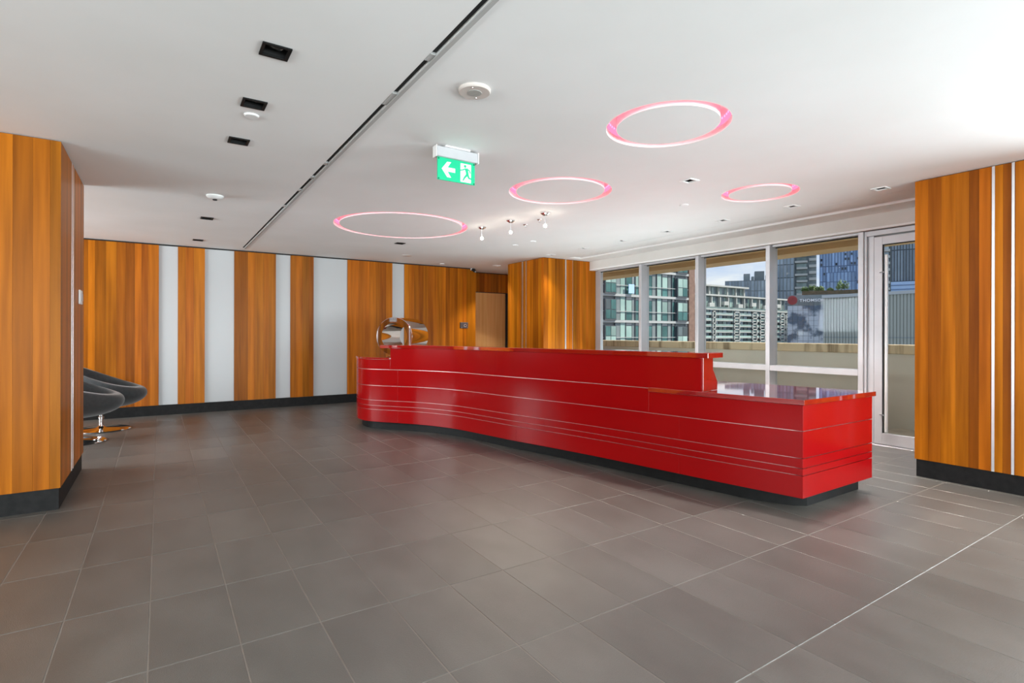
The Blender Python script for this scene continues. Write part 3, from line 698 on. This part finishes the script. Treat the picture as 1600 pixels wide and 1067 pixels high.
M_MULLD = mottled(mat('dark_mullion', (0.03, 0.04, 0.045), 0.5), (0.06, 0.075, 0.085), (0.09, 0.105, 0.115), 1)
M_MULLB = mottled(mat('blue_mullion', (0.06, 0.10, 0.18), 0.5), (0.10, 0.16, 0.27), (0.13, 0.19, 0.32), 1)
M_BRICK = mottled(mat('brown_brick', (0.22, 0.13, 0.10), 0.9), (0.18, 0.105, 0.08), (0.26, 0.16, 0.12), 2)
M_CLAD = mottled(mat('grey_green_cladding', (0.34, 0.35, 0.30), 0.6), (0.31, 0.32, 0.275), (0.37, 0.38, 0.33), 0.25)
M_MIRROR = mottled(mat('glass_painted_reflections', (0.14, 0.17, 0.21), 0.06), (0.09, 0.12, 0.16), (0.48, 0.52, 0.56), 0.28, (1, 1, 1), 5, lo=0.44, hi=0.54)  # reflections of other buildings painted in as dark and pale patches
M_LOGO = mottled(mat('red_emblem', (0.45, 0.03, 0.03), 0.5), (0.42, 0.028, 0.028), (0.48, 0.035, 0.035), 1)
M_LETTER = mottled(mat('white_letter', (0.80, 0.80, 0.80), 0.5), (0.93, 0.93, 0.93), (0.95, 0.95, 0.95), 1)
M_LEAF = mottled(mat('leaf', (0.09, 0.17, 0.03), 0.6), (0.05, 0.10, 0.015), (0.17, 0.27, 0.05), 0.9)
M_SOIL = mottled(mat('planter_growth', (0.12, 0.085, 0.05), 0.9), (0.07, 0.06, 0.03), (0.16, 0.11, 0.06), 1.2)
M_GRND = mottled(mat('city_ground', (0.20, 0.20, 0.20), 0.9), (0.17, 0.17, 0.17), (0.23, 0.23, 0.23), 0.03)

gd = tag(MB().box(8.9, -400, -21, 900, 600, -20).build('ground', M_GRND), 'grey city ground far below the terrace', 'ground', kind='structure')
def face(x, y): v = Vector((x, y)).normalized(); return math.atan2(-v.x, v.y)
def bld(name, loc, rz, label): return tag(empty(name, loc, rz), label, 'building')  # building places and widths worked out from image pixels at assumed distances
def fb(par, name, u0, u1, d0, d1, z0, z1, m): return box(name, u0, d0, z0, u1, d1, z1, m, par)

# teal apartment block, facade along x
b1 = bld('apartment_block', (30, 44.7, -20), 0, 'teal glass apartment block with a brown brick edge, across from the first windows')
def Z(z): return z + 20
fb(b1, 'wall', 4, 26, 0.06, 14, 0, Z(14), M_PGREY); fb(b1, 'brick_edge', 26.0, 27.15, -0.25, 14, 0, Z(14), M_BRICK)
cols = [(-2.4, 'P'), (-1.6, 'B'), (-.5, 'G'), (.3, 'P'), (1.2, 'G'), (2.0, 'P')]
COL = [(4.2, 5.2, 'g'), (5.2, 6.0, 'b'), (6.1, 7.1, 'g'), (7.1, 7.8, 'p'), (7.8, 8.5, 'g'), (8.5, 9.3, 'p'), (9.3, 11.4, 'p'), (11.56, 13.3, 'w'), (13.3, 14.2, 'p'), (14.2, 15.0, 'b'), (15.1, 16.1, 'g'), (16.1, 16.6, 'p'),
       (16.6, 17.2, 'g'), (17.2, 18.3, 'p'), (18.35, 18.9, 'g'), (18.9, 19.5, 'g'), (19.5, 20.2, 'p'), (20.3, 21.15, 'b'), (21.2, 22.25, 'g'), (22.3, 22.95, 'p'), (23.0, 23.55, 'g'), (23.7, 25.6, 'w'), (25.6, 26.0, 'g')]
rs = random.Random(3)
for s in range(-1, 4):
    z0 = 2.7 + 3 * (s - 1)
    fb(b1, 'floor_slab', 4, 26, -0.22, 0.2, Z(z0 - 0.14), Z(z0 + 0.14), M_SLABW)
    fb(b1, 'rail', 4, 26, -0.16, -0.10, Z(z0 + 1.12), Z(z0 + 1.19), M_SLABW)
    for a, b, t in COL:
        if t == 'p':
            fb(b1, 'spandrel', a + .03, b - .03, -0.02, 0.1, Z(z0 + .16), Z(z0 + 2.84), M_PGREY)
        elif t == 'b':
            fb(b1, 'pane', a + .03, b - .03, -0.05, 0.05, Z(z0 + .16), Z(z0 + 2.84), M_GPALE)
        elif t == 'g':
            fb(b1, 'pane', a + .03, b - .03, 0.0, 0.08, Z(z0 + .16), Z(z0 + 1.1), M_GTEAL)
            fb(b1, 'pane', a + .03, b - .03, 0.0, 0.08, Z(z0 + 1.16), Z(z0 + 2.5), rs.choice((M_GTEAL, M_GPALE, M_GTEAL)))
            fb(b1, 'panel', a + .03, b - .03, -0.03, 0.08, Z(z0 + 2.55), Z(z0 + 2.84), M_SLABW)
        else:
            w = fb(b1, 'window_box', a, b, -0.35, 0.1, Z(z0 + .10), Z(z0 + 2.5), M_MULLD)
            for (p, q) in ((a + .10, (a + b) / 2 - .04), ((a + b) / 2 + .04, b - .10)):
                fb(w, 'pane', p, q, -0.38, -0.34, Z(z0 + .28), Z(z0 + 1.28), rs.choice((M_GPALE, M_GTEAL)))
                fb(w, 'pane', p, q, -0.38, -0.34, Z(z0 + 1.36), Z(z0 + 2.42), rs.choice((M_GTEAL, M_GDARK, M_GPALE)))
    for a in (4.2, 7.1, 9.3, 13.35, 15.05, 16.6, 18.3, 20.25, 21.17, 22.98, 23.6):
        fb(b1, 'mullion', a - .035, a + .035, -0.12, 0.02, Z(z0 + .14), Z(z0 + 2.86), M_MULLD)
# tilted open sash
sash = fb(b1, 'open_sash', 15.15, 16.05, -0.45, -0.40, Z(5.95), Z(7.0), M_GBLUE)

# pale stepped mid-rise, facade along x
b2 = bld('stepped_apartments', (240, 192, -20), 0, 'pale stepped apartment building with white balcony frames, under the patch of sky')
fb(b2, 'wall', 0, 100, 0.5, 20, 0, Z(15.7), M_GDARK); fb(b2, 'upper_wall', 0, 100, 3, 20, Z(15.7), Z(23.4), M_GGREEN)
fb(b2, 'penthouse', 0, 60, 5, 20, Z(23.4), Z(29.0), M_GDARK)
fb(b2, 'roof', -2, 61, 2.5, 20, Z(29.0), Z(29.9), M_PWHITE); fb(b2, 'roof', -2, 101, 1.0, 20, Z(23.3), Z(24.2), M_PWHITE)
for k in range(8): fb(b2, 'pier', k * 8.4 - 0.4, k * 8.4 + 0.4, 4.0, 5.2, Z(24.2), Z(29.0), M_PWHITE)
for k in range(24):
    if k % 3: fb(b2, 'pane', k * 2.5 + .25, k * 2.5 + 2.2, 4.7, 5.0, Z(25.0), Z(28.7), M_GGREEN)
for k in range(13): fb(b2, 'pier', k * 7.8, k * 7.8 + 0.7, 1.4, 3.2, Z(15.9), Z(23.3), M_PWHITE)
for k in range(13):
    for j in range(3): fb(b2, 'pane', k * 7.8 + 1.0 + j * 2.2, k * 7.8 + 2.9 + j * 2.2, 2.7, 3.0, Z(17.4), Z(22.8), (M_GPALE, M_GGREEN, M_GDARK)[(k + j) % 3])
for k in range(6): fb(b2, 'bay_front', 20 + k * 13.5, 24.5 + k * 13.5, 0.2, 1.6, Z(17.0 + (k % 2) * 1.2), Z(19.2 + (k % 2) * 1.2), M_PWHITE)
fb(b2, 'terrace_edge', -2, 101, -0.6, 3, Z(15.2), Z(15.9), M_PWHITE); fb(b2, 'terrace_rail', -2, 101, -0.4, -0.2, Z(15.9), Z(16.9), M_GGREEN)
for k, z in enumerate((12.4, 9.1, 5.8, 2.5, -0.8, -4.1)):
    fb(b2, 'balcony_slab', 0, 100, -1.4, 0.6, Z(z - 0.25), Z(z + 0.25), M_PWHITE)
    fb(b2, 'balustrade', 0, 100, -1.35, -1.2, Z(z + 0.3), Z(z + 1.25), M_GPALE if k != 0 else M_GGREEN)
    for j in range(25): fb(b2, 'pane', j * 4 + 0.4, j * 4 + 3.4, 0.2, 0.45, Z(z + 0.4), Z(z + 2.9), (M_GDARK, M_GGREEN, M_GGREY)[(j * 7 + k) % 3])
for a, b in ((5, 9), (20, 23), (40, 45.5), (58, 63), (66, 71.5), (77, 82), (88, 93), (94.5, 98.5)):
    for u in (a, b - 0.6): fb(b2, 'frame_post', u, u + 0.6, -1.9, -1.3, Z(-5), Z(14.6), M_PWHITE)
    for z in (14.2, 10.8, 7.5, 4.2, 0.9, -2.4): fb(b2, 'frame_beam', a, b, -1.9, -1.3, Z(z - .3), Z(z + .3), M_PWHITE)

def grid_tower(root, width, z0, z1, nx, fl, m_pane, m_mull, depth=25, mw=0.35, solid=None):
    """curtain wall tower: core, floor bands, vertical mullions and one pane per bay and storey group"""
    fb(root, 'core', 0, width, 0.3, depth, 0, Z(z1), solid or m_mull)
    dx = width / nx; nz = max(1, int((z1 - z0) / fl))
    for i in range(nx):
        for j in range(nz):
            fb(root, 'pane', i * dx + mw / 2, (i + 1) * dx - mw / 2, 0.0, 0.25, Z(z0 + j * fl + mw), Z(z0 + (j + 1) * fl), m_pane)
    for i in range(nx + 1): fb(root, 'mullion', i * dx - mw / 2, i * dx + mw / 2, -0.5, 0.1, Z(z0), Z(z1), m_mull)

g6 = bld('low_office_slab', (331, 232, -20), face(331, 232), 'long blue-grey striped office block behind the stepped apartments')
grid_tower(g6, 31, 10, 38.5, 15, 7, M_GGREY, M_PGREY)
for a, b, h in ((12, 16, 5), (17, 18.5, 3), (19, 25, 6.5), (26, 29, 4)): fb(g6, 'roof_plant', a, b, 4, 12, Z(38.5), Z(38.5 + h), M_PGREY)

t3 = bld('balcony_tower', (356, 212, -20), face(356, 212), 'tall grey tower with stacked white balconies beside the blue glass tower')
grid_tower(t3, 13, 4, 67, 6, 9, M_GGREY, M_PGREY, 30, 0.5, M_GDARK)
fb(t3, 'balcony_core', 13, 26.5, 2, 30, 0, Z(67), M_GDARK)
for k in range(14):
    z = 6 + k * 4.4
    fb(t3, 'balcony', 13.5 + (k % 2) * 1.0, 21, -1.6, 2, Z(z), Z(z + 1.3), M_PWHITE)
    fb(t3, 'balcony', 22, 26.3, 0.2, 2, Z(z + 1.2), Z(z + 3.0), M_PWHITE)
    fb(t3, 'pane', 14.5, 20.5, 1.5, 1.9, Z(z + 1.6), Z(z + 4.1), M_GGREEN)

t4 = bld('blue_glass_tower', (474, 240, -20), face(474, 240), 'tall blue glass tower above the roof planting')
grid_tower(t4, 44, 20, 85, 20, 13, M_GBLUE, M_MULLB, 40, 0.6)
for k in range(46): 
    i = rs.randrange(20); j = rs.randrange(10); fb(t4, 'open_vent', i * 2.2 + 0.5, i * 2.2 + 1.7, -0.35, 0.0, Z(40 + j * 4), Z(42 + j * 4), M_MULLD)
t4b = bld('blue_glass_podium', (372, 184, -20), face(372, 184), 'lower blue glass block in front of the blue glass tower')
grid_tower(t4b, 16, 5, 42.6, 8, 6.2, M_GBLUE, M_MULLB, 20, 0.35)

t5 = bld('white_balcony_tower', (291, 120, -20), face(291, 120), 'narrow white balcony tower seen through the terrace door')
fb(t5, 'core', 0, 5.2, 1.5, 14, 0, Z(50), M_GDARK)
for k in range(16):
    z = 1 + k * 3.1
    fb(t5, 'balcony', 0.5 - (k % 3) * 0.3, 4.8, -0.8, 1.5, Z(z), Z(z + 1.1), M_PWHITE); fb(t5, 'pane', 1, 4.3, 1.0, 1.4, Z(z + 1.3), Z(z + 2.9), M_GGREY)
t6 = bld('striped_tower', (382, 150, -20), face(382, 150), 'grey vertically striped tower seen through the terrace door')
grid_tower(t6, 24, 34, 73, 16, 19.5, M_GGREY, M_MULLD, 30, 0.55, M_MULLD)
fb(t6, 'podium', -1, 24, -2, 25, 0, Z(34), M_GBLUE)
for k in range(12): fb(t6, 'podium_band', -1, 24, -2.3, -2.0, Z(3 + k * 2.6), Z(3.4 + k * 2.6), M_MULLB)

# mirror glass building with the emblem and lettering, square to the view
vd = Vector((0.8826, 0.470)); rz7 = math.atan2(-0.8826, 0.470)
b7 = bld('mirror_office', (148.9, 84.3, -20), rz7, 'mirror glass office with a red dotted emblem and white lettering')
fb(b7, 'core', 0, 24, 0.2, 14, 0, Z(12.3), M_PGREY)
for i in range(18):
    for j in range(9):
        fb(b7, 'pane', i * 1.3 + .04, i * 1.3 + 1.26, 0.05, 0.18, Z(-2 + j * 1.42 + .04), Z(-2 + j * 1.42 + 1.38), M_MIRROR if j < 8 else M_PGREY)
fb(b7, 'base_band', 0, 24, -0.3, 0.2, Z(-3.4), Z(-1.9), M_MULLD)
em = MB(); cxe, cze = 1.2, Z(10.9)
for ring_, (r, nn, q) in enumerate(((0.18, 5, 0.10), (0.48, 11, 0.13), (0.80, 16, 0.15), (1.12, 20, 0.15))):
    for k in range(nn):
        a = 2 * math.pi * (k + 0.35 * ring_) / nn; em.lathe([(q, 0), (q, 0.1)], 10, (cxe + r * math.cos(a), -0.05, cze + r * math.sin(a)), (0, -1, 0))
em.build('dotted_emblem', M_LOGO, b7)
fc = bpy.data.curves.new('lettering', 'FONT'); fc.body = 'THOMSON'; fc.size = 1.12; fc.extrude = 0.06; fc.space_character = 1.12; fc.offset = 0.02
fo = bpy.data.objects.new('lettering_curve', fc); C.objects.link(fo)
dg = bpy.context.evaluated_depsgraph_get(); fm = bpy.data.meshes.new_from_object(fo.evaluated_get(dg)); bpy.data.objects.remove(fo)
wmax = max(v.co.x for v in fm.vertices)
for v in fm.vertices: v.co = Vector((3.0 + v.co.x * 6.25 / wmax, -0.08 - v.co.z, Z(10.4) + v.co.y))
fm.materials.append(M_LETTER); lo_ = bpy.data.objects.new('lettering', fm); C.objects.link(lo_); lo_.parent = b7
fb(b7, 'roof_planter', 3.6, 18, 0.4, 3.0, Z(12.3), Z(13.4), M_SOIL)

def shrub(loc, rx, rz_, n, label, seed):
    q = random.Random(seed); t = tag(empty('roof_shrub', loc), label, 'shrub', 'shrubs on the mirror office roof')
    mb = MB()
    for k in range(n):
        th = q.uniform(0, 2 * math.pi); ph = q.uniform(-0.3, 1.0); rr = q.uniform(0.6, 1.0) * (0.8 + 0.25 * math.sin(3 * th + seed))
        p = Vector((rx * rr * math.cos(th) * math.sqrt(1 - min(ph * ph, 1)), rx * rr * math.sin(th) * math.sqrt(1 - min(ph * ph, 1)), rz_ * rr * ph + rz_ * 0.35))
        a = Vector((q.uniform(-1, 1), q.uniform(-1, 1), q.uniform(-1, 1))).normalized() * 0.22; b = a.orthogonal().normalized() * 0.14
        i = len(mb.v); mb.v += [tuple(p - a), tuple(p + b), tuple(p + a), tuple(p - b)]; mb.f.append((i, i + 1, i + 2, i + 3))
    mb.build('foliage', M_LEAF, t); MB().cyl((0, 0, -0.6), (0, 0, rz_ * 0.7), 0.10, 8).build('stem', M_SOIL, t)
ux = Vector((math.cos(rz7), math.sin(rz7))); nx_ = Vector((-math.sin(rz7), math.cos(rz7)))
def on7(u, d, z): p = Vector((148.9, 84.3)) + ux * u + nx_ * d; return (p.x, p.y, z)
for k, (u, rx, rz_, b) in enumerate(((4.4, 1.0, 1.1, 'low roof shrub above the white lettering'), (6.2, 1.2, 1.5, 'medium roof shrub next to the lowest one'), (8.0, 1.3, 1.2, 'wide roof shrub in the middle of the planting'),
                                     (10.4, 0.9, 0.7, 'sparse roof shrub before the tallest one'), (13.2, 1.9, 2.3, 'tallest bright green roof shrub by the window post'))):
    shrub(on7(u, 1.6, 13.3), rx, rz_, 520, b, k + 1)

# grey-green clad plant room across the terrace
b8 = bld('plant_room', (31.0, 15.5, -20), -math.pi / 2, 'grey-green ribbed metal box building behind the parapet')
fb(b8, 'wall', 0, 30, 0.04, 10, 0, Z(3.28), M_CLAD)
fb(b8, 'coping', -0.05, 30.05, -0.08, 10, Z(3.26), Z(3.42), M_SLABW)
fb(b8, 'seam', 0, 30, -0.03, 0.04, Z(1.06), Z(1.10), M_PGREY)
rb = MB()
for k in range(200): rb.box(k * 0.15, 0.0, Z(-1.0), k * 0.15 + 0.09, 0.05, Z(3.26))
tag(rb.build('ribs', M_CLAD, b8), kind='stuff')
